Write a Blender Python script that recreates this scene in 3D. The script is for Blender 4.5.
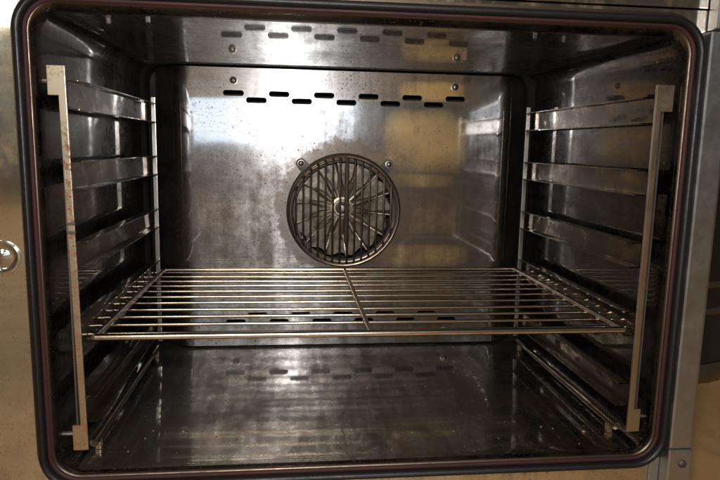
import bpy, bmesh, math, random
from mathutils import Vector, Matrix
random.seed(7)
for o in list(bpy.data.objects): bpy.data.objects.remove(o)
S = bpy.context.scene
C = S.collection

# ------------------------------------------------------------------ camera
CAM = Vector((-.0855, -.6582, .2061)); PITCH, YAW, ROLL, F = .151, .1118, .0195, 615.04
def ray(u, v):
    a = (u-360)/F; b = (v-240)/F
    cr, sr = math.cos(ROLL), math.sin(ROLL)
    a, b = cr*a+sr*b, -sr*a+cr*b
    cp, sp = math.cos(PITCH), math.sin(PITCH)
    Y = cp-sp*b; Z = -sp-cp*b
    cy, sy = math.cos(YAW), math.sin(YAW)
    return Vector((cy*a+sy*Y, -sy*a+cy*Y, Z))
fw = ray(360, 240); rt = ray(360+F, 240)-fw; up = ray(360, 240-F)-fw
cd = bpy.data.cameras.new('camera'); cam = bpy.data.objects.new('camera', cd); C.objects.link(cam)
M = Matrix((rt.normalized(), up.normalized(), -fw.normalized())).transposed().to_4x4(); M.translation = CAM
cam.matrix_world = M
cd.sensor_width = 36; cd.lens = 36*F/720; cd.clip_start = .02; cd.clip_end = 60
S.camera = cam

# ------------------------------------------------------------------ room light and flash
W = bpy.data.worlds.new('World'); S.world = W; W.use_nodes = True
bg = W.node_tree.nodes['Background']; bg.inputs[0].default_value = (1, .88, .70, 1); bg.inputs[1].default_value = .055
def area(name, loc, target, sx, sy, power, col):
    l = bpy.data.lights.new(name, 'AREA'); l.shape = 'RECTANGLE'; l.size = sx; l.size_y = sy
    l.energy = power; l.color = col
    o = bpy.data.objects.new(name, l); C.objects.link(o); o.location = loc
    o.rotation_euler = (Vector(target)-Vector(loc)).to_track_quat('-Z', 'Y').to_euler()
    return o
# pop-up flash of the camera, just above the lens
area('camera_flash', CAM+Vector((0, .02, .085)), (0, .386, .10), .06, .024, 6.4, (1, .99, .98))
# windows of the room behind the photographer, and an added lamp lighting the floor
area('room_window', (-.55, -4.2, .74), (-.2, 0, .3), 2.1, 1.05, 12.5, (.76, .87, 1))
area('side_window', (-2.3, -4.0, 1.30), (0, 0, .2), .7, .6, 10, (1, .92, .74))
area('floor_fill_lamp', (-.4, -2.9, 2.2), (-.4, -2.7, -.26), 1.4, .8, 60, (1, .91, .78))
S.view_settings.view_transform = 'Standard'; S.view_settings.look = 'None'
S.view_settings.exposure = .1; S.view_settings.gamma = 1
S.render.engine = 'CYCLES'
S.cycles.max_bounces = 9; S.cycles.glossy_bounces = 8; S.cycles.sample_clamp_indirect = 6

# ------------------------------------------------------------------ materials
def nt(name):
    m = bpy.data.materials.new(name); m.use_nodes = True
    n = m.node_tree; n.nodes.clear(); return m, n
class G:
    """small node-graph helper"""
    def __init__(s, n): s.n = n
    def node(s, t, **kw):
        x = s.n.nodes.new(t)
        for k, v in kw.items(): setattr(x, k, v)
        return x
    def put(s, x, i, v):
        if v is None: return
        if hasattr(v, 'is_output'): s.n.links.new(v, x.inputs[i])
        else: x.inputs[i].default_value = v
    def math(s, op, a, b=None, c=None):
        x = s.node('ShaderNodeMath', operation=op); s.put(x, 0, a); s.put(x, 1, b); s.put(x, 2, c); return x.outputs[0]
    def co(s, scale=(1, 1, 1), loc=(0, 0, 0)):
        t = s.node('ShaderNodeTexCoord'); m = s.node('ShaderNodeMapping')
        s.put(m, 0, t.outputs['Object']); m.inputs['Scale'].default_value = scale; m.inputs['Location'].default_value = loc
        return m.outputs[0]
    def noise(s, scale, vec=None, detail=4, rough=.55, dist=0):
        x = s.node('ShaderNodeTexNoise'); s.put(x, 'Vector', vec or s.co()); x.inputs['Scale'].default_value = scale
        x.inputs['Detail'].default_value = detail; x.inputs['Roughness'].default_value = rough; x.inputs['Distortion'].default_value = dist
        return x.outputs[0]
    def ramp(s, f, a, b, lo=0., hi=1.):
        x = s.node('ShaderNodeMapRange'); s.put(x, 0, f); x.inputs[1].default_value = a; x.inputs[2].default_value = b
        x.inputs[3].default_value = lo; x.inputs[4].default_value = hi; return x.outputs[0]
    def mix(s, f, a, b):
        x = s.node('ShaderNodeMix', data_type='RGBA'); s.put(x, 0, f)
        for i, v in ((6, a), (7, b)):
            s.put(x, i, v if hasattr(v, 'is_output') else (*v, 1))
        return x.outputs[2]
    def specks(s, scale, size, vec=None, dens=.5):
        v = s.node('ShaderNodeTexVoronoi'); s.put(v, 'Vector', vec or s.co()); v.inputs['Scale'].default_value = scale
        d = s.ramp(v.outputs['Distance'], size*.65, size, 1, 0)
        sep = s.node('ShaderNodeSeparateColor'); s.put(sep, 0, v.outputs['Color'])
        return s.math('MULTIPLY', d, s.math('LESS_THAN', sep.outputs[0], dens))
    def bump(s, h, strength, dist):
        x = s.node('ShaderNodeBump'); s.put(x, 'Height', h); x.inputs['Strength'].default_value = strength; x.inputs['Distance'].default_value = dist
        return x.outputs[0]
    def bsdf(s, col, rough, metal=1., normal=None, aniso=0., tangent=None, spec=None):
        x = s.node('ShaderNodeBsdfPrincipled')
        s.put(x, 'Base Color', col if hasattr(col, 'is_output') else (*col, 1)); s.put(x, 'Roughness', rough); s.put(x, 'Metallic', metal)
        s.put(x, 'Normal', normal)
        if aniso: s.put(x, 'Anisotropic', aniso); s.put(x, 'Tangent', tangent)
        if spec is not None: s.put(x, 'Specular IOR Level', spec)
        return x.outputs[0]
    def mixs(s, f, a, b):
        x = s.node('ShaderNodeMixShader'); s.put(x, 0, f); s.put(x, 1, a); s.put(x, 2, b); return x.outputs[0]
    def out(s, sh): x = s.node('ShaderNodeOutputMaterial'); s.put(x, 0, sh)

def steel(name, clean, dirty, brush=(1, 0, 0), r0=.10, r1=.38, haze=.45, grime=(.45, .75), gscale=7, speck=0., patch=None, aniso=.9, tang=(0, 0, 1), wav=.03, dr=.40, dm=.55, burn=None):
    """sheet steel: a mirror lobe, a hazy brushed lobe, and baked-on grime"""
    m, n = nt(name); g = G(n)
    b = Vector(brush); sc = tuple(4 if abs(c) > .5 else 260 for c in b)
    br = g.noise(1, g.co(sc), 2, .5)
    blot = g.noise(gscale, None, 6, .66, 0); fine = g.noise(gscale*9, None, 4, .7)
    drip = g.noise(1, g.co(tuple(9 if abs(c) > .5 else 75 for c in tang)), 4, .6)
    gr = g.ramp(g.math('MULTIPLY_ADD', drip, .50, g.math('MULTIPLY_ADD', fine, .35, g.math('SUBTRACT', blot, .25))), grime[0]+.17, grime[1]+.17)
    col = g.mix(g.ramp(br, .3, .7), tuple(c*.93 for c in clean), tuple(min(1, c*1.05) for c in clean))
    bn = burn(g) if burn else None
    if bn: gr = g.math('MAXIMUM', gr, g.math('MINIMUM', g.math("MULTIPLY", bn, 1.2), 1.))
    col = g.mix(g.math('MULTIPLY', gr, .55), col, dirty)
    nrm = g.bump(g.noise(7, None, 1), wav, .004) if wav else None
    tv = g.node('ShaderNodeCombineXYZ'); 
    for i in range(3): tv.inputs[i].default_value = tang[i]
    mir = g.bsdf(col, g.ramp(fine, .3, .7, r0*.8, r0*1.3), 1., nrm)
    hz = g.bsdf(col, g.ramp(blot, .3, .7, r1*.85, r1*1.15), 1., nrm, aniso, tv.outputs[0])
    sh = g.mixs(g.ramp(fine, .25, .75, haze-.1, haze+.1), mir, hz)
    if patch: sh = g.mixs(g.math('MULTIPLY', patch(g), .62), sh, g.bsdf(g.mix(fine, (.56, .36, .12), (.38, .23, .075)), .42, .45))
    grm = g.bsdf(g.mix(fine, tuple(c*.6 for c in dirty), dirty), dr, dm)
    sh = g.mixs(g.math('MULTIPLY', gr, .84 if burn else .75), sh, grm)
    if speck:
        mask = g.ramp(g.math('MULTIPLY_ADD', bn, .34, g.noise(9, g.co((1, 1, 1), (3, 1, 2)), 4, .7)), .40, .64) if bn else g.ramp(g.noise(9, g.co((1, 1, 1), (3, 1, 2)), 4, .7), .30, .60)
        sp = g.math('MAXIMUM', g.specks(150, .25, dens=.30), g.specks(380, .36, dens=.42))
        dark = g.bsdf((.035, .022, .016), .55, .0)
        sh = g.mixs(g.math('MULTIPLY', g.math('MULTIPLY', sp, mask), speck), sh, dark)
    g.out(sh); return m

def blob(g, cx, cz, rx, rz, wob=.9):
    """a patch with a shape of its own, on the x-z plane"""
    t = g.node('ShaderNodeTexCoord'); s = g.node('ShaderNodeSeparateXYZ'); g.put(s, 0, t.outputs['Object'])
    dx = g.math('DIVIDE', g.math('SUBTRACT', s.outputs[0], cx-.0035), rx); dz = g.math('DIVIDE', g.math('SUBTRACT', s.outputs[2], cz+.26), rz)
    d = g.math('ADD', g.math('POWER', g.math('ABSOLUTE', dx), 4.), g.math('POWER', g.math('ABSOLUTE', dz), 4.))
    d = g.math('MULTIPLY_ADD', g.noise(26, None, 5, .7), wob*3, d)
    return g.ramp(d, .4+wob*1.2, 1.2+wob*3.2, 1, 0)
def baffle_amber(g):  # amber patches on the right of the panel
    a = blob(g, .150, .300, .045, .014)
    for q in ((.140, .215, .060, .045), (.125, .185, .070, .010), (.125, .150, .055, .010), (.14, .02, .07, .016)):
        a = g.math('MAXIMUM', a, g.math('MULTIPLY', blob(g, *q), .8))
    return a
def baffle_burn(g):
    """brown-black film baked on round the fan and low on both sides"""
    a = blob(g, .0035, .095, .125, .115, .7)
    t = g.node('ShaderNodeTexCoord'); vm = g.node('ShaderNodeVectorMath', operation='DISTANCE')
    g.put(vm, 0, t.outputs['Object']); vm.inputs[1].default_value = (-.0005, .086, .3565)
    ring = g.ramp(g.math('MULTIPLY_ADD', g.noise(45, None, 5, .75), .045, vm.outputs['Value']), .116, .152, 2.6, 0)
    a = g.math('MAXIMUM', a, ring)
    for q in ((-.155, .085, .125, .105, .6), (.16, .08, .10, .095, .8), (.0, -.07, .25, .07, .9)):
        a = g.math('MAXIMUM', a, g.math('MULTIPLY', blob(g, *q), .85))
    return g.math('MULTIPLY', a, g.ramp(g.math('ADD', g.math('MULTIPLY', g.noise(34, None, 6, .75), .6), g.math('MULTIPLY', g.noise(1, g.co((55, 55, 7)), 4, .6), .4)), .36, .60, .40, 1))

def plain(name, col, rough, metal=0., var=.25, scale=40, spec=None, bump=.1, col2=None):
    m, n = nt(name); g = G(n); ns = g.noise(scale, None, 6, .72)
    c2 = col2 or tuple(c*(1-var) for c in col)
    g.out(g.bsdf(g.mix(g.ramp(ns, .3, .7), col, c2), g.ramp(ns, .3, .7, rough*.8, min(1, rough*1.2)), metal, g.bump(ns, bump, .001), spec=spec)); return m

STEEL = (.62, .60, .57)
M_baffle = steel('baffle_steel', (.68, .68, .69), (.070, .045, .028), (1, 0, 0), .06, .34, .40, (.50, .80), 8, .97, baffle_amber, .80, (0, 0, 1), .02, burn=baffle_burn)
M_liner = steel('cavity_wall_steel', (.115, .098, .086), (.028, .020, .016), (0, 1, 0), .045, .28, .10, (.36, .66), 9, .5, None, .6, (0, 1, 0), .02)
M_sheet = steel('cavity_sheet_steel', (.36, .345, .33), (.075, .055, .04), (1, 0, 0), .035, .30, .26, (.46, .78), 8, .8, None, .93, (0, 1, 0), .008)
M_floorsheet = steel('cavity_floor_steel', (.46, .445, .42), (.055, .032, .018), (1, 0, 0), .06, .32, .27, (.42, .70), 11, .95, None, .93, (0, 1, 0), .01)
M_rail = steel('runner_steel', (.28, .235, .19), (.045, .026, .014), (0, 1, 0), .05, .32, .16, (.34, .60), 16, .5, None, .5, (0, 1, 0), 0)
M_front = steel('front_steel', (.62, .59, .53), (.30, .22, .13), (1, 0, 0), .05, .24, .28, (.50, .82), 12, .55, None, .6, (0, 0, 1), .02)
M_case = plain('casing_steel', (.45, .45, .44), .42, 1., .1)
M_post = plain('post_steel', (.46, .46, .455), .38, 1., .15)
M_rack = plain('rack_chrome', (.80, .74, .65), .18, 1., .35, 30, bump=.08, col2=(.42, .31, .20))
def bar_mat(k, name):
    m, n = nt(name); g = G(n)
    ns = g.noise(60, None, 5, .7); rust = g.math('MULTIPLY', g.ramp(g.noise(150, None, 4, .75), .50, .57), g.ramp(g.noise(14, None, 3), .38, .52))
    base = g.bsdf(g.mix(ns, (.56, .48, .36), (.36, .28, .19)), g.ramp(ns, .3, .7, .28, .42), 1.)
    g.out(g.mixs(g.math('MULTIPLY', rust, k), base, g.bsdf((.13, .05, .018), .75, 0.))); return m
M_bar = bar_mat(1., 'rusty_bar_steel'); M_barclean = bar_mat(.12, 'clean_bar_steel')
M_rear = plain('rear_post_steel', (.44, .41, .37), .34, 1., .35, 30)
M_edge = plain('rim_edge_steel', (.13, .095, .07), .42, 1., .5, 45)
M_dark = plain('soot_steel', (.07, .055, .045), .6, .5, .4)
M_wire = plain('grille_wire', (.27, .215, .17), .30, 1., .5, 70)
M_fan = plain('fan_grey_beige', (.22, .17, .125), .48, .4, .55, 60, bump=.6, col2=(.016, .011, .008))
M_blade = plain('fan_blade_steel', (.26, .215, .17), .42, .8, .45, 60)
M_plenum_shade = plain('plenum_shade', (.018, .014, .011), .7, 0., .5, 30, .2)  # near-black: shade of the recess behind the baffle put into the colour
M_rib = plain('fan_rib_steel', (.46, .38, .30), .36, 1., .5, 90)
M_screw = plain('screw_steel', (.26, .22, .185), .38, 1., .4, 200)
M_rubber = plain('gasket_rubber', (.007, .0055, .0055), .46, 0., .5, 60, .3, .4)
M_maroon = plain('gasket_lip_maroon', (.036, .010, .009), .58, 0., .6, 16, .22, .3, col2=(.018, .009, .009))
M_crumb = plain('crumb', (.26, .17, .08), .8)
M_pot = plain('pot_steel', (.05, .046, .043), .35, .6, .3, 14)
M_pottrim = plain('pot_base_steel', (.38, .34, .29), .35, 1., .4, 20)
def floor_mat():
    m, n = nt('tan_board'); g = G(n)
    a = g.noise(3, None, 6, .6); b = g.noise(28, g.co((1, .35, 1)), 5, .7); c = g.noise(220, g.co((1, .2, 1)), 3)
    col = g.mix(g.ramp(a, .3, .7), (.42, .26, .11), (.33, .195, .078)); col = g.mix(g.ramp(b, .5, .75, 0, .45), col, (.17, .10, .05))
    g.out(g.bsdf(col, .62, 0., g.bump(g.math('ADD', b, c), .15, .002))); return m
M_floor = floor_mat()

# ------------------------------------------------------------------ mesh helpers
def empty(name, loc=(0, 0, 0)):
    o = bpy.data.objects.new(name, None); C.objects.link(o); o.location = loc; o.empty_display_size = .05; return o
def link(name, me, mat, parent=None, smooth=False):
    o = bpy.data.objects.new(name, me); C.objects.link(o)
    if mat: me.materials.clear(); me.materials.append(mat)
    if smooth:
        for p in me.polygons: p.use_smooth = True
    if parent:
        o.parent = parent; L = Vector(); q = parent
        while q: L += q.location; q = q.parent
        me.transform(Matrix.Translation(-L)) if not me.get('moved') else None
        me['moved'] = 1
    return o
def obj(name, bm, mat, parent=None, smooth=False, bevel=0, angle=35):
    me = bpy.data.meshes.new(name)
    bmesh.ops.recalc_face_normals(bm, faces=bm.faces)
    if bevel:
        es = [e for e in bm.edges if len(e.link_faces) == 2 and e.calc_face_angle(0) > .6]
        bmesh.ops.bevel(bm, geom=es, offset=bevel, segments=2, affect='EDGES', profile=.7, clamp_overlap=True)
    if smooth:
        for e in bm.edges:
            if len(e.link_faces) == 2 and e.calc_face_angle(0) > math.radians(angle): e.smooth = False
        for f in bm.faces: f.smooth = True
    bm.to_mesh(me); bm.free()
    o = bpy.data.objects.new(name, me); C.objects.link(o)
    if mat: me.materials.append(mat)
    if parent:
        o.parent = parent; L = Vector(); q = parent
        while q: L += q.location; q = q.parent
        me.transform(Matrix.Translation(-L))
    return o
def NB(): return bmesh.new()
def box(bm, x0, x1, y0, y1, z0, z1):
    v = [bm.verts.new((x, y, z)) for x in (x0, x1) for y in (y0, y1) for z in (z0, z1)]
    for f in ((0, 1, 3, 2), (4, 6, 7, 5), (0, 4, 5, 1), (2, 3, 7, 6), (0, 2, 6, 4), (1, 5, 7, 3)): bm.faces.new([v[i] for i in f])
    return bm
def tube(bm, pts, r, n=10, cap=True):
    pts = [Vector(p) for p in pts]; rings = []
    t0 = (pts[1]-pts[0]).normalized(); ref = Vector((0, 0, 1)) if abs(t0.z) < .9 else Vector((1, 0, 0))
    a = t0.cross(ref).normalized()
    for i, p in enumerate(pts):
        t = ((pts[min(i+1, len(pts)-1)]-pts[max(i-1, 0)])).normalized()
        a = (a-t*a.dot(t)).normalized(); b = t.cross(a)
        rr = r[i] if isinstance(r, (list, tuple)) else r
        rings.append([bm.verts.new(p+a*rr*math.cos(k*2*math.pi/n)+b*rr*math.sin(k*2*math.pi/n)) for k in range(n)])
    for q, w in zip(rings, rings[1:]):
        for k in range(n): bm.faces.new((q[k], q[(k+1) % n], w[(k+1) % n], w[k]))
    if cap: bm.faces.new(rings[0][::-1]); bm.faces.new(rings[-1])
    return bm
def torus(bm, c, R, r, n=72, m=8, squash=1.):
    rows = []
    for i in range(n):
        a = i*2*math.pi/n
        rows.append([bm.verts.new((c[0]+(R+r*math.cos(k*2*math.pi/m))*math.cos(a), c[1]+r*squash*math.sin(k*2*math.pi/m), c[2]+(R+r*math.cos(k*2*math.pi/m))*math.sin(a))) for k in range(m)])
    for i in range(n):
        q, w = rows[i], rows[(i+1) % n]
        for k in range(m): bm.faces.new((q[k], q[(k+1) % m], w[(k+1) % m], w[k]))
    return bm
def lathe(bm, c, prof, n=32, axis='y'):
    """prof: (radius, along-axis) pairs"""
    rings = []
    for r, h in prof:
        if r < 1e-6:
            rings.append([bm.verts.new((c[0], c[1]+h, c[2]) if axis == 'y' else (c[0], c[1], c[2]+h))]); continue
        ring = []
        for k in range(n):
            a = k*2*math.pi/n
            ring.append(bm.verts.new((c[0]+r*math.cos(a), c[1]+h, c[2]+r*math.sin(a)) if axis == 'y' else (c[0]+r*math.cos(a), c[1]+r*math.sin(a), c[2]+h)))
        rings.append(ring)
    for q, w in zip(rings, rings[1:]):
        for k in range(n):
            k2 = (k+1) % n
            if len(q) == 1 and len(w) == 1: continue
            if len(q) == 1: bm.faces.new((q[0], w[k], w[k2]))
            elif len(w) == 1: bm.faces.new((q[k], q[k2], w[0]))
            else: bm.faces.new((q[k], q[k2], w[k2], w[k]))
    return bm
def rrect(x0, x1, z0, z1, r, n=10):
    out = []
    for cx, cz, a0 in ((x1-r, z0+r, -90), (x1-r, z1-r, 0), (x0+r, z1-r, 90), (x0+r, z0+r, 180)):
        for i in range(n+1):
            a = math.radians(a0+90*i/n); out.append((cx+r*math.cos(a), cz+r*math.sin(a)))
    return out
def slot(cx, cz, w, h):
    return rrect(cx-w/2, cx+w/2, cz-h/2, cz+h/2, h/2*.92, 5)
def plate(loops, y, th):
    """flat plate with holes on the x-z plane, front face at y; returns a bmesh"""
    cu = bpy.data.curves.new('tmp', 'CURVE'); cu.dimensions = '2D'; cu.fill_mode = 'BOTH'; cu.extrude = th/2
    for lp in loops:
        s = cu.splines.new('POLY'); s.points.add(len(lp)-1); s.use_cyclic_u = True
        for p, (x, z) in zip(s.points, lp): p.co = (x, z, 0, 1)
    o = bpy.data.objects.new('tmp', cu); C.objects.link(o)
    dg = bpy.context.evaluated_depsgraph_get(); me = bpy.data.meshes.new_from_object(o.evaluated_get(dg))
    bm = NB(); bm.from_mesh(me)
    for v in bm.verts: x, z, e = v.co; v.co = (x, y+th/2+e, z)
    bmesh.ops.remove_doubles(bm, verts=bm.verts, dist=1e-6)
    bpy.data.objects.remove(o); bpy.data.curves.remove(cu); bpy.data.meshes.remove(me)
    return bm
def tag(o, label, cat, group=None, kind=None):
    if label: o['label'] = label
    if cat: o['category'] = cat
    if group: o['group'] = group
    if kind: o['kind'] = kind
    return o
def screw_bm(c, r=.0050):
    bm = NB(); lathe(bm, c, [(0, -.0034), (r*.45, -.0033), (r*.8, -.0026), (r, -.0012), (r*1.05, .0), (r*1.35, .0002), (r*1.35, .0012), (0, .0012)], 20)
    for dx, dz in ((1, .15), (-.15, 1)):
        for s in (1, -1):
            a = Vector((dx, 0, dz)).normalized()*s*r*.55; 
            tube(bm, [(c[0], c[1]-.0034, c[2]), (c[0]+a.x, c[1]-.0030, c[2]+a.z)], r*.11, 5)
    return bm

# ------------------------------------------------------------------ ground
GZ = -.26
bm = NB(); q = 6
f = [bm.verts.new(p) for p in ((-q, -11, GZ), (q, -11, GZ), (q, 5, GZ), (-q, 5, GZ))]; bm.faces.new(f)
tag(obj('floor', bm, M_floor), 'tan board floor under the oven', None, kind='structure')

# ------------------------------------------------------------------ oven
XC = .0035; HW = .3305; HI = .3300; DL = .0042; ZC, ZF = .3325, -.1435; YB = .386
oven = empty('convection_oven', (XC, .3, GZ))
tag(oven, 'open convection oven with dark stained steel cavity, black door gasket and round fan grille', 'oven')
YP = -.016                                        # front sheet

# cavity liner: a tube with rounded corners, flared at the mouth
bm = NB(); rings = []
for y, off in ((YP-.0035, .020), (YP-.0045, .0046), (YP-.0038, .0034), (YP-.0022, .0024), (YP+.0003, .0012), (YP+.0025, .0003), (YP+.005, 0), (.0, 0), (.02, 0), (.05, 0), (.08, 0), (.11, 0), (.14, 0), (.17, 0), (.20, 0), (.25, 0), (.395, 0), (.47, 0)):
    hw = HI+(HW-HI)*min(1, max(0, (-.006-y)/.010))
    rings.append([bm.verts.new((x, y, z)) for x, z in rrect(XC-hw-off-DL, XC+hw+off, ZF-off, ZC+off-.0030*max(0, (.24-y)/.25)**1.3*(1 if y > -.012 else (.5 if y > -.016 else 0)), .024+off, 10)])
for a, b in zip(rings, rings[1:]):
    n = len(a)
    for k in range(n): bm.faces.new((a[k], a[(k+1) % n], b[(k+1) % n], b[k]))
bm.faces.new(rings[-1])
bm.normal_update()
for f_ in bm.faces:
    if f_.calc_center_median().y < -.0186: f_.material_index = 2
    elif f_.calc_center_median().y > .40: f_.material_index = 4
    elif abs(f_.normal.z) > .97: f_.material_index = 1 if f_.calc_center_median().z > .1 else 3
liner = obj('cavity_liner', bm, M_liner, oven, True, angle=50); liner.data.materials.append(M_sheet); liner.data.materials.append(M_edge); liner.data.materials.append(M_floorsheet); liner.data.materials.append(M_plenum_shade)
# pegs that carry the runner frames
for s in (-1, 1):
    for z in (.264, -.107):
        bm = tube(NB(), [(XC+s*(HI+.004+(DL if s < 0 else 0)), -.002, z), (XC+s*(HI-.016), -.002, z)], .0030, 10); obj('support_peg', bm, M_screw, liner, True)
# small bolt on right wall near the top
bm = tube(NB(), [(XC+HI+.001, .030, .309), (XC+HI-.002, .030, .309)], .0022, 10); obj('wall_rivet', bm, M_screw, liner, True)

# front sheets
hole = rrect(XC-HW-.009-DL, XC+HW+.009, ZF-.009, ZC+.009, .033)
bm = plate([[(-.47, -.215), (.378, -.215), (.378, .3565), (-.47, .3565)], hole], YP, .0012)
front = obj('front_panel', bm, M_front, oven)
bm = box(NB(), -.47, .3555, YP-.001, YP+.004, .3585, .47); obj('control_panel', bm, M_front, oven, bevel=.0008)
# casing
bm = NB(); box(bm, -.47, .378, YP+.0016, .64, .45, .4685); obj('casing_top', bm, M_case, oven)
bm = NB(); box(bm, -.4695, .3775, YP+.0016, .64, -.2145, -.19); obj('casing_base', bm, M_case, oven)
bm = NB(); box(bm, -.4695, -.462, YP+.0017, .6395, -.1898, .4498); obj('casing_side', bm, M_case, oven)
bm = NB(); box(bm, .370, .3775, YP+.0017, .6395, -.1898, .4498); obj('casing_side', bm, M_case, oven)
bm = NB(); box(bm, -.4615, .3695, .632, .6393, -.1898, .4498); obj('casing_back', bm, M_case, oven)
for x in (-.42, .33):
    for y in (.04, .58):
        bm = lathe(NB(), (x, y, GZ), [(0, 0), (.020, 0), (.022, .006), (.016, .012), (.012, .0455), (0, .0455)], 20, 'z'); obj('foot', bm, M_dark, oven, True)
# door post on the hinge side, with its lower hinge bracket
bm = box(NB(), .3495, .3775, YP-.018, YP-.0006, -.134, .3325); obj('door_post', bm, M_post, oven, bevel=.003)
bm = box(NB(), .3560, .3790, YP-.018, YP-.0014, .335, .47); obj('upper_hinge_block', bm, M_post, oven, bevel=.0016)
bm = box(NB(), .3475, .3785, YP-.0205, YP-.0006, -.213, -.1345); br = obj('lower_hinge_bracket', bm, M_post, oven, bevel=.003)
bm = screw_bm((.3655, YP-.0205, -.151), .0048); obj('screw', bm, M_dark, br, True)
bm = box(NB(), .3375, .3470, YP-.006, YP-.0003, -.213, -.150); obj('bracket_tab', bm, M_post, br, bevel=.001)
# round dished catch on the front sheet
cx, cz = -.373, .0895
bm = lathe(NB(), (cx, YP, cz), [(.0170, .0003), (.0168, -.0016), (.0150, -.0022), (.0138, -.0010), (.0095, .00005), (.0072, -.0006), (.0045, -.0013), (.0018, -.0018), (0, -.0019)], 40)
obj('round_catch', bm, M_front, oven, True, angle=60)

# door gasket: black bulb plus maroon inner lip, swept round the mouth
def sweep(prof, r0):
    bm = NB(); rings = []
    for off, y in prof:
        rings.append([bm.verts.new((x, y, z)) for x, z in rrect(XC-HW-off-DL, XC+HW+off, ZF-off, ZC+off, r0+off, 14)])
    m = len(rings); n = len(rings[0])
    for i in range(m):
        a, b = rings[i], rings[(i+1) % m]
        for k in range(n): bm.faces.new((a[k], a[(k+1) % n], b[(k+1) % n], b[k]))
    return bm
prof = []
for k in range(14):
    a = 2*math.pi*k/14; prof.append((.0112+.0044*math.cos(a), YP-.0100+.0064*math.sin(a)))
gk = obj('door_gasket', sweep(prof, .024), M_rubber, oven, True, 80)
gk2 = obj('gasket_lip', sweep([(.0078, YP-.0047), (.0040, YP-.0055), (.0034, YP-.0072), (.0050, YP-.0092), (.0080, YP-.0088), (.0092, YP-.0070)], .024), M_maroon, gk, True, 80)

# baffle panel in front of the fan, with staggered slots and splayed sides
FX, FZ = .0030, .0965                             # fan centre
bx0, bx1, zt, zb, zcr = -.2508, .2655, .3290, -.1395, .2590
circ = [(FX+.0865*math.cos(2*math.pi*k/64), FZ+.0865*math.sin(2*math.pi*k/64)) for k in range(64)]
mx = .0045; SP = .0741
lows = [circ]; tops = []
for k in range(6):
    tops.append(slot(mx+(k-2.5)*SP, .2885, .0335, .0092)); lows.append(slot(mx+(k-2.5)*SP, -.0975, .0335, .0092))
for k in range(5):
    tops.append(slot(mx+(k-2)*SP, .2778, .0335, .0092)); lows.append(slot(mx+(k-2)*SP, -.0855, .0335, .0092))
bm = plate([[(bx0, zb), (bx1, zb), (bx1, zcr), (bx0, zcr)]]+lows, YB, .0012)
b2 = plate([[(bx0, zcr), (bx1, zcr), (bx1, zt), (bx0, zt)]]+tops, YB, .0012)
tilt = math.tan(math.radians(1.6))
for v in b2.verts: v.co.y += (v.co.z-zcr)*tilt
tmp = bpy.data.meshes.new('tmp'); b2.to_mesh(tmp); b2.free(); bm.from_mesh(tmp); bpy.data.meshes.remove(tmp)
for s, xb in ((-1, bx0), (1, bx1)):
    prof = []; R = .045
    for i in range(19):
        a = math.radians(45*i/18); prof.append((xb+s*(R*math.sin(a)), YB+R*(1-math.cos(a))))
    ex, ey = prof[-1]; prof.append((ex+s*.030, ey+.030))
    prof.append((ex+s*.030, ey+.042))
    rows = []
    for z in (zb, zcr, zt):
        dy = max(0, z-zcr)*tilt
        rows.append([bm.verts.new((x, y+dy, z)) for x, y in prof])
    for a, b in zip(rows, rows[1:]):
        for k in range(len(prof)-1): bm.faces.new((a[k], a[k+1], b[k+1], b[k]))
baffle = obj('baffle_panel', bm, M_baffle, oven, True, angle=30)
for x, z in ((-.1805, .3085), (.1885, .3085), (-.1795, -.1175), (.187, -.1180)):
    obj('screw', screw_bm((x, YB-.0012+max(0, z-zcr)*tilt, z)), M_screw, baffle, True)
# heating coil glimpsed behind the baffle
bm = NB(); torus(bm, (FX, .440, FZ), .118, .0045, 64, 8); torus(bm, (FX, .455, FZ), .118, .0045, 64, 8)
obj('heating_coil', bm, M_dark, oven, True)

# fan grille
bm = NB(); lathe(bm, (FX, YB, FZ), [(.0830, -.0012), (.0840, -.0022), (.0970, -.0022), (.0980, -.0008)], 72); obj('fan_collar', bm, M_dark, oven, True)
gr = empty('fan_grille', (FX-XC, YB-.3, FZ-GZ)); gr.parent = oven
obj('rim_ring', torus(NB(), (FX, .3775, FZ), .0935, .0024), M_wire, gr, True)
obj('rim_ring', torus(NB(), (FX, .3815, FZ), .0880, .0020), M_wire, gr, True)
obj('rim_ring', torus(NB(), (FX, .3838, FZ), .0955, .0018), M_dark, gr, True)
for k in range(14):
    dx = (k-6.5)*.0124-.001; h = math.sqrt(.0932**2-dx*dx)
    bm = tube(NB(), [(FX+dx, .3790, FZ-h), (FX+dx, .3762, FZ-h+.006), (FX+dx, .3755, FZ), (FX+dx, .3762, FZ+h-.006), (FX+dx, .3790, FZ+h)], .0018, 8)
    obj('wire', bm, M_wire, gr, True)
bm = tube(NB(), [(FX+.004, .3805, FZ+.0925), (FX+.004, .3800, FZ+.03), (FX+.004, .3800, FZ-.050), (FX+.004, .3812, FZ-.054)], [.0034, .0038, .0044, .003], 10)  # dark upright tube at the middle of the grille
obj('centre_tube', bm, M_dark, gr, True)
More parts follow.
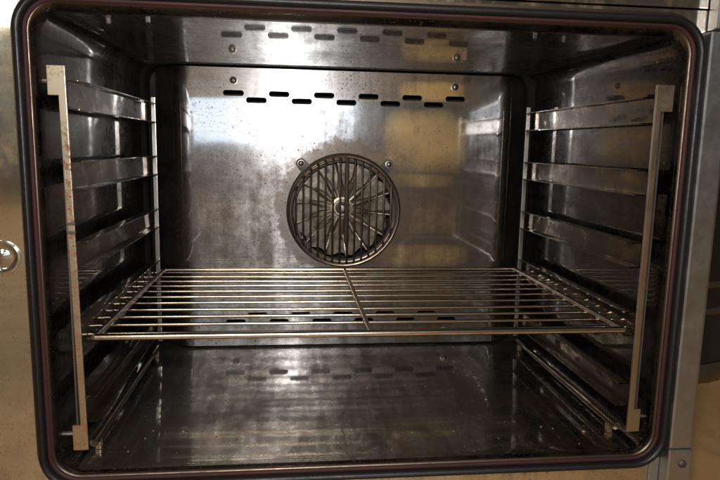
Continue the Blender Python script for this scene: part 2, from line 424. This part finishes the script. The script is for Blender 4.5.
for s, (x, z) in ((-1, (-.0705, .1762)), (1, (.0780, .1768))):
    d = Vector((x-FX, 0, z-FZ)).normalized(); p = Vector((-d.z, 0, d.x)); c0 = Vector((x, YB-.0030, z))
    bm = NB(); pts = []
    for i in range(9):
        a = math.pi*(i/8-.5); pts.append(c0+d*math.cos(a)*.0085+p*math.sin(a)*.0085)
    pts += [c0-d*.022+p*.0105, c0-d*.022-p*.0105]
    lo = [bm.verts.new(v) for v in pts]; hi = [bm.verts.new(v+Vector((0, .0016, 0))) for v in pts]
    bm.faces.new(lo); bm.faces.new(hi[::-1])
    for i in range(len(lo)): bm.faces.new((lo[i], lo[(i+1) % len(lo)], hi[(i+1) % len(lo)], hi[i]))
    tb = obj('mounting_tab', bm, M_dark, gr)
    obj('screw', screw_bm((x, YB-.0045, z), .0044), M_screw, gr, True)

# fan wheel behind the grille
fw_ = empty('fan_wheel', (FX-XC-.003, .425-.3, FZ+.004-GZ)); fw_.parent = oven
fc = (FX-.003, 0, FZ+.004); NBL = 14
bm = NB(); n = 144; rows = []
for r, y in ((.0, .4005), (.020, .4005), (.034, .4025), (.050, .4085), (.070, .4100), (1, .4105)):
    row = []
    for k in range(n):
        a = 2*math.pi*k/n; rr = r if r < 1 else .0835+.0035*math.cos(a*NBL)
        row.append(bm.verts.new((fc[0]+rr*math.cos(a), y+(.0012*math.cos(a*NBL) if .03 < r < .05 else 0), fc[2]+rr*math.sin(a))))
        if r == 0: break
    rows.append(row)
for a, b in zip(rows, rows[1:]):
    for k in range(n):
        k2 = (k+1) % n
        bm.faces.new((a[0], b[k], b[k2]) if len(a) == 1 else (a[k], a[k2], b[k2], b[k]))
obj('back_plate', bm, M_fan, fw_, True, angle=70)
bl = None
for k in range(NBL):
    a = 2*math.pi*(k+.5)/NBL+.06; d = Vector((math.cos(a), 0, math.sin(a))); p = Vector((-d.z, 0, d.x)); o3 = Vector(fc)
    bm = NB(); vs = []
    for r, y0, y1, sh in ((.040, .4035, .4065, 0), (.050, .4000, .4110, .001), (.060, .3960, .4125, .004), (.074, .3935, .4135, .007), (.0850, .3930, .4140, .010)):
        vs.append([o3+d*r+Vector((0, y, 0))+p*(sh*(1 if j else .35)+w) for j, y in enumerate((y0, y1)) for w in (-.0009, .0009)])
    vv = [[bm.verts.new(v) for v in row] for row in vs]
    for A, B in zip(vv, vv[1:]):
        for i, j in ((0, 1), (1, 3), (3, 2), (2, 0)): bm.faces.new((A[i], A[j], B[j], B[i]))
    bm.faces.new([vv[0][i] for i in (0, 2, 3, 1)]); bm.faces.new([vv[-1][i] for i in (0, 1, 3, 2)])
    obj('blade', bm, M_blade, fw_)
    bm = tube(NB(), [o3+d*.018+Vector((0, .4000, 0)), o3+d*.036+Vector((0, .4015, 0)), o3+d*.056+Vector((0, .4085, 0))], [.0034, .0056, .0036], 8)
    obj('rib', bm, M_rib, fw_, True)
bm = lathe(NB(), (fc[0], .4005, fc[2]), [(.0200, .002), (.0190, -.0040), (.0150, -.0045), (.0135, -.0025), (.0110, -.0025), (.0095, -.008), (.0060, -.0095), (.0050, -.0115), (0, -.0120)], 28)
obj('hub', bm, M_blade, fw_, True, angle=50)

# ------------------------------------------------------------------ runner frames
RZ = [(.2667, .2371), (.1856, .1563), (.1024, .0726), (.0197, -.0096), (-.0680, -.0980)]
def runner_frame(s, label):
    X = lambda d: XC+s*d                          # distance from the middle
    t = empty('runner_frame', (X(.31), .18, -.138)); tag(t, label, 'rack support', 'rack supports on the cavity walls')
    bx = lambda bm, d0, d1, *r: box(bm, min(X(d0), X(d1)), max(X(d0), X(d1)), *r)
    po, pi_, ho, pb = (.3168, .3097, .3268, .3052) if s < 0 else (.3115, .3047, .3250, .3052)
    # front bar with hooks that reach over the pegs
    bm = NB(); pts = [(ho, .2785), (pi_, .2785), (pb, -.1215), (.3205, -.1215), (.3205, -.0935), (pb+.0068, -.0935), (po, .2500), (ho, .2500)]
    lo = [bm.verts.new((X(d), -.0125, z)) for d, z in pts]; hi = [bm.verts.new((X(d), -.0098, z)) for d, z in pts]
    bm.faces.new(lo); bm.faces.new(hi[::-1]); n = len(lo)
    for i in range(n): bm.faces.new((lo[i], lo[(i+1) % n], hi[(i+1) % n], hi[i]))
    obj('front_post', bm, M_bar if s < 0 else M_barclean, t, bevel=.0006)
    bm = bx(NB(), .3168, .3152, -.0097, .0058, -.118, .2745); obj('post_flange', bm, M_dark, t)
    if s < 0:
        for z in (.1125, .1215):
            bm = bx(NB(), .3070, .3156, -.0133, -.0090, z, z+.0028); obj('wire_tie', bm, M_dark, t, bevel=.0006)
    # rear post
    bm = bx(NB(), .3095, .3030, .3585, .3625, -.121, .2765); obj('rear_post', bm, M_rear, t, bevel=.0006)
    bm = bx(NB(), .3168, .3152, .3630, .3830, -.118, .2700); obj('post_flange', bm, M_rail, t)
    # runners
    for zt_, zl in RZ:
        bm = NB(); th = .0011; y0, y1 = .0060, .3580; di = .3005
        d_ = .3150
        prof = [(di, zt_-.0008), (di, zt_), (d_-.0025, zt_), (d_-.0008, zt_-.0007), (d_, zt_-.0025), (d_, zl+.0025), (d_-.0008, zl+.0007), (d_-.0025, zl), (di, zl), (di, zl+th), (d_-.003, zl+th), (d_-th-.0004, zl+th+.0004), (d_-th, zl+.004), (d_-th, zt_-.004), (d_-th-.0004, zt_-th-.0004), (d_-.003, zt_-th), (di, zt_-th)]
        prof = prof[1:]
        A = [bm.verts.new((X(d), y0, z)) for d, z in prof]; B = [bm.verts.new((X(d), y1, z)) for d, z in prof]; n = len(A)
        for i in range(n): bm.faces.new((A[i], A[(i+1) % n], B[(i+1) % n], B[i]))
        bm.faces.new(A[::-1]); bm.faces.new(B)
        obj('runner', bm, M_rail, t, True, angle=50)
    bm = tube(NB(), [(X(.3090), .0180, -.1290), (X(.3090), .3600, -.1290)], .0048, 12); obj('bottom_bar', bm, M_rail, t, True)
    for y in (.035, .345):
        bm = bx(NB(), .3120, .3060, y-.004, y+.004, ZF+.0004, -.1300); obj('foot', bm, M_bar, t, bevel=.0006)
    return t
runner_frame(-1, 'left runner frame with five steel runners and a rust-spotted front bar')
runner_frame(1, 'right runner frame with five steel runners and a clean tan front bar')

# ------------------------------------------------------------------ wire rack
rk = empty('wire_rack', (.0, .18, -.0085)); tag(rk, 'gold-tinted chrome wire oven rack on the fourth runners', 'oven rack')
HX = .2975; YF, YR = -.0005, .3590; ZR = 0.
x0, x1 = XC-.3005+.004, XC+.3005-.004
def arc(cx, cy, r, a0, a1, n=6): return [(cx+r*math.cos(math.radians(a0+(a1-a0)*i/n)), cy+r*math.sin(math.radians(a0+(a1-a0)*i/n)), ZR) for i in range(n+1)]
ra = .010
bm = NB(); tube(bm, [(x0, YF, ZR), (x1, YF, ZR)], .0037, 14); obj('front_rail', bm, M_rack, rk, True, angle=60)
bm = NB(); tube(bm, [(x0, YR, ZR), (x1, YR, ZR)], .0032, 12); obj('back_rail', bm, M_rack, rk, True, angle=60)
for x in (x0-.0002, x1+.0002):
    bm = NB(); tube(bm, [(x, YF-.001, ZR+.0003), (x, YR+.001, ZR+.0003)], .0036, 12); obj('side_rail', bm, M_wire, rk, True, angle=60)
for k in range(11):
    y = .0335*(k+1)-.003; e = random.uniform(-.0012, .0012)
    bm = NB(); tube(bm, [(XC-.3128+e, y, -.0058), (XC, y, -.0058+random.uniform(-.0014, .0004)), (XC+.3128+e, y+random.uniform(-.0012, .0012), -.0058)], .0021, 8); obj('wire', bm, M_rack, rk, True, angle=60)
bm = NB(); tube(bm, [(XC, YF, -.0008), (XC, YR, -.0008)], .0028, 8)
obj('centre_wire', bm, M_rack, rk, True, angle=60)
for k in range(11):
    y = .0335*(k+1)-.003
    bm = lathe(NB(), (XC, y, -.0038), [(0, -.0030), (.0030, -.002), (.0036, 0), (.0030, .002), (0, .0030)], 8); obj('weld_bead', bm, M_wire, rk, True)

# ------------------------------------------------------------------ crumbs on the cavity floor
bm = NB()
for i in range(45):
    x = random.uniform(-.29, .29); y = random.uniform(.0, .36) if random.random() < .5 else random.uniform(.0, .07); s = random.uniform(.0004, .0011)*(2 if random.random() < .06 else 1)
    r = bmesh.ops.create_icosphere(bm, subdivisions=1, radius=s)
    for v in r['verts']:
        v.co = Vector((v.co.x*random.uniform(.7, 1.4), v.co.y*random.uniform(.7, 1.4), v.co.z*random.uniform(.5, .9)))+Vector((x, y, ZF+s*.5))
tag(obj('crumbs', bm, M_crumb), 'tan baked crumbs scattered on the cavity floor', 'crumbs', kind='stuff')

# ------------------------------------------------------------------ round bin beside the oven
bn = empty('round_bin', (.70, .70, GZ)); tag(bn, 'dark round metal bin with pale base rim beside the oven', 'bin')
bm = lathe(NB(), (.70, .70, GZ), [(0, .006), (.241, .006), (.243, .02), (.245, .62), (.249, .625), (.249, .632), (.241, .632), (.237, .05), (0, .05)], 72, 'z'); obj('body', bm, M_pot, bn, True, angle=40)
bm = lathe(NB(), (.70, .70, GZ), [(.210, 0), (.248, 0), (.253, .008), (.252, .030), (.2465, .040), (.2442, .040)], 72, 'z'); obj('base_rim', bm, M_pottrim, bn, True, angle=40)
for z in (.150, .205):
    bm = NB(); n_ = 72
    lathe(bm, (.70, .70, GZ), [(.2436, z-.007), (.2480, z-.004), (.2480, z+.004), (.2440, z+.007)], n_, 'z'); obj('hoop', bm, M_pottrim, bn, True, angle=60)
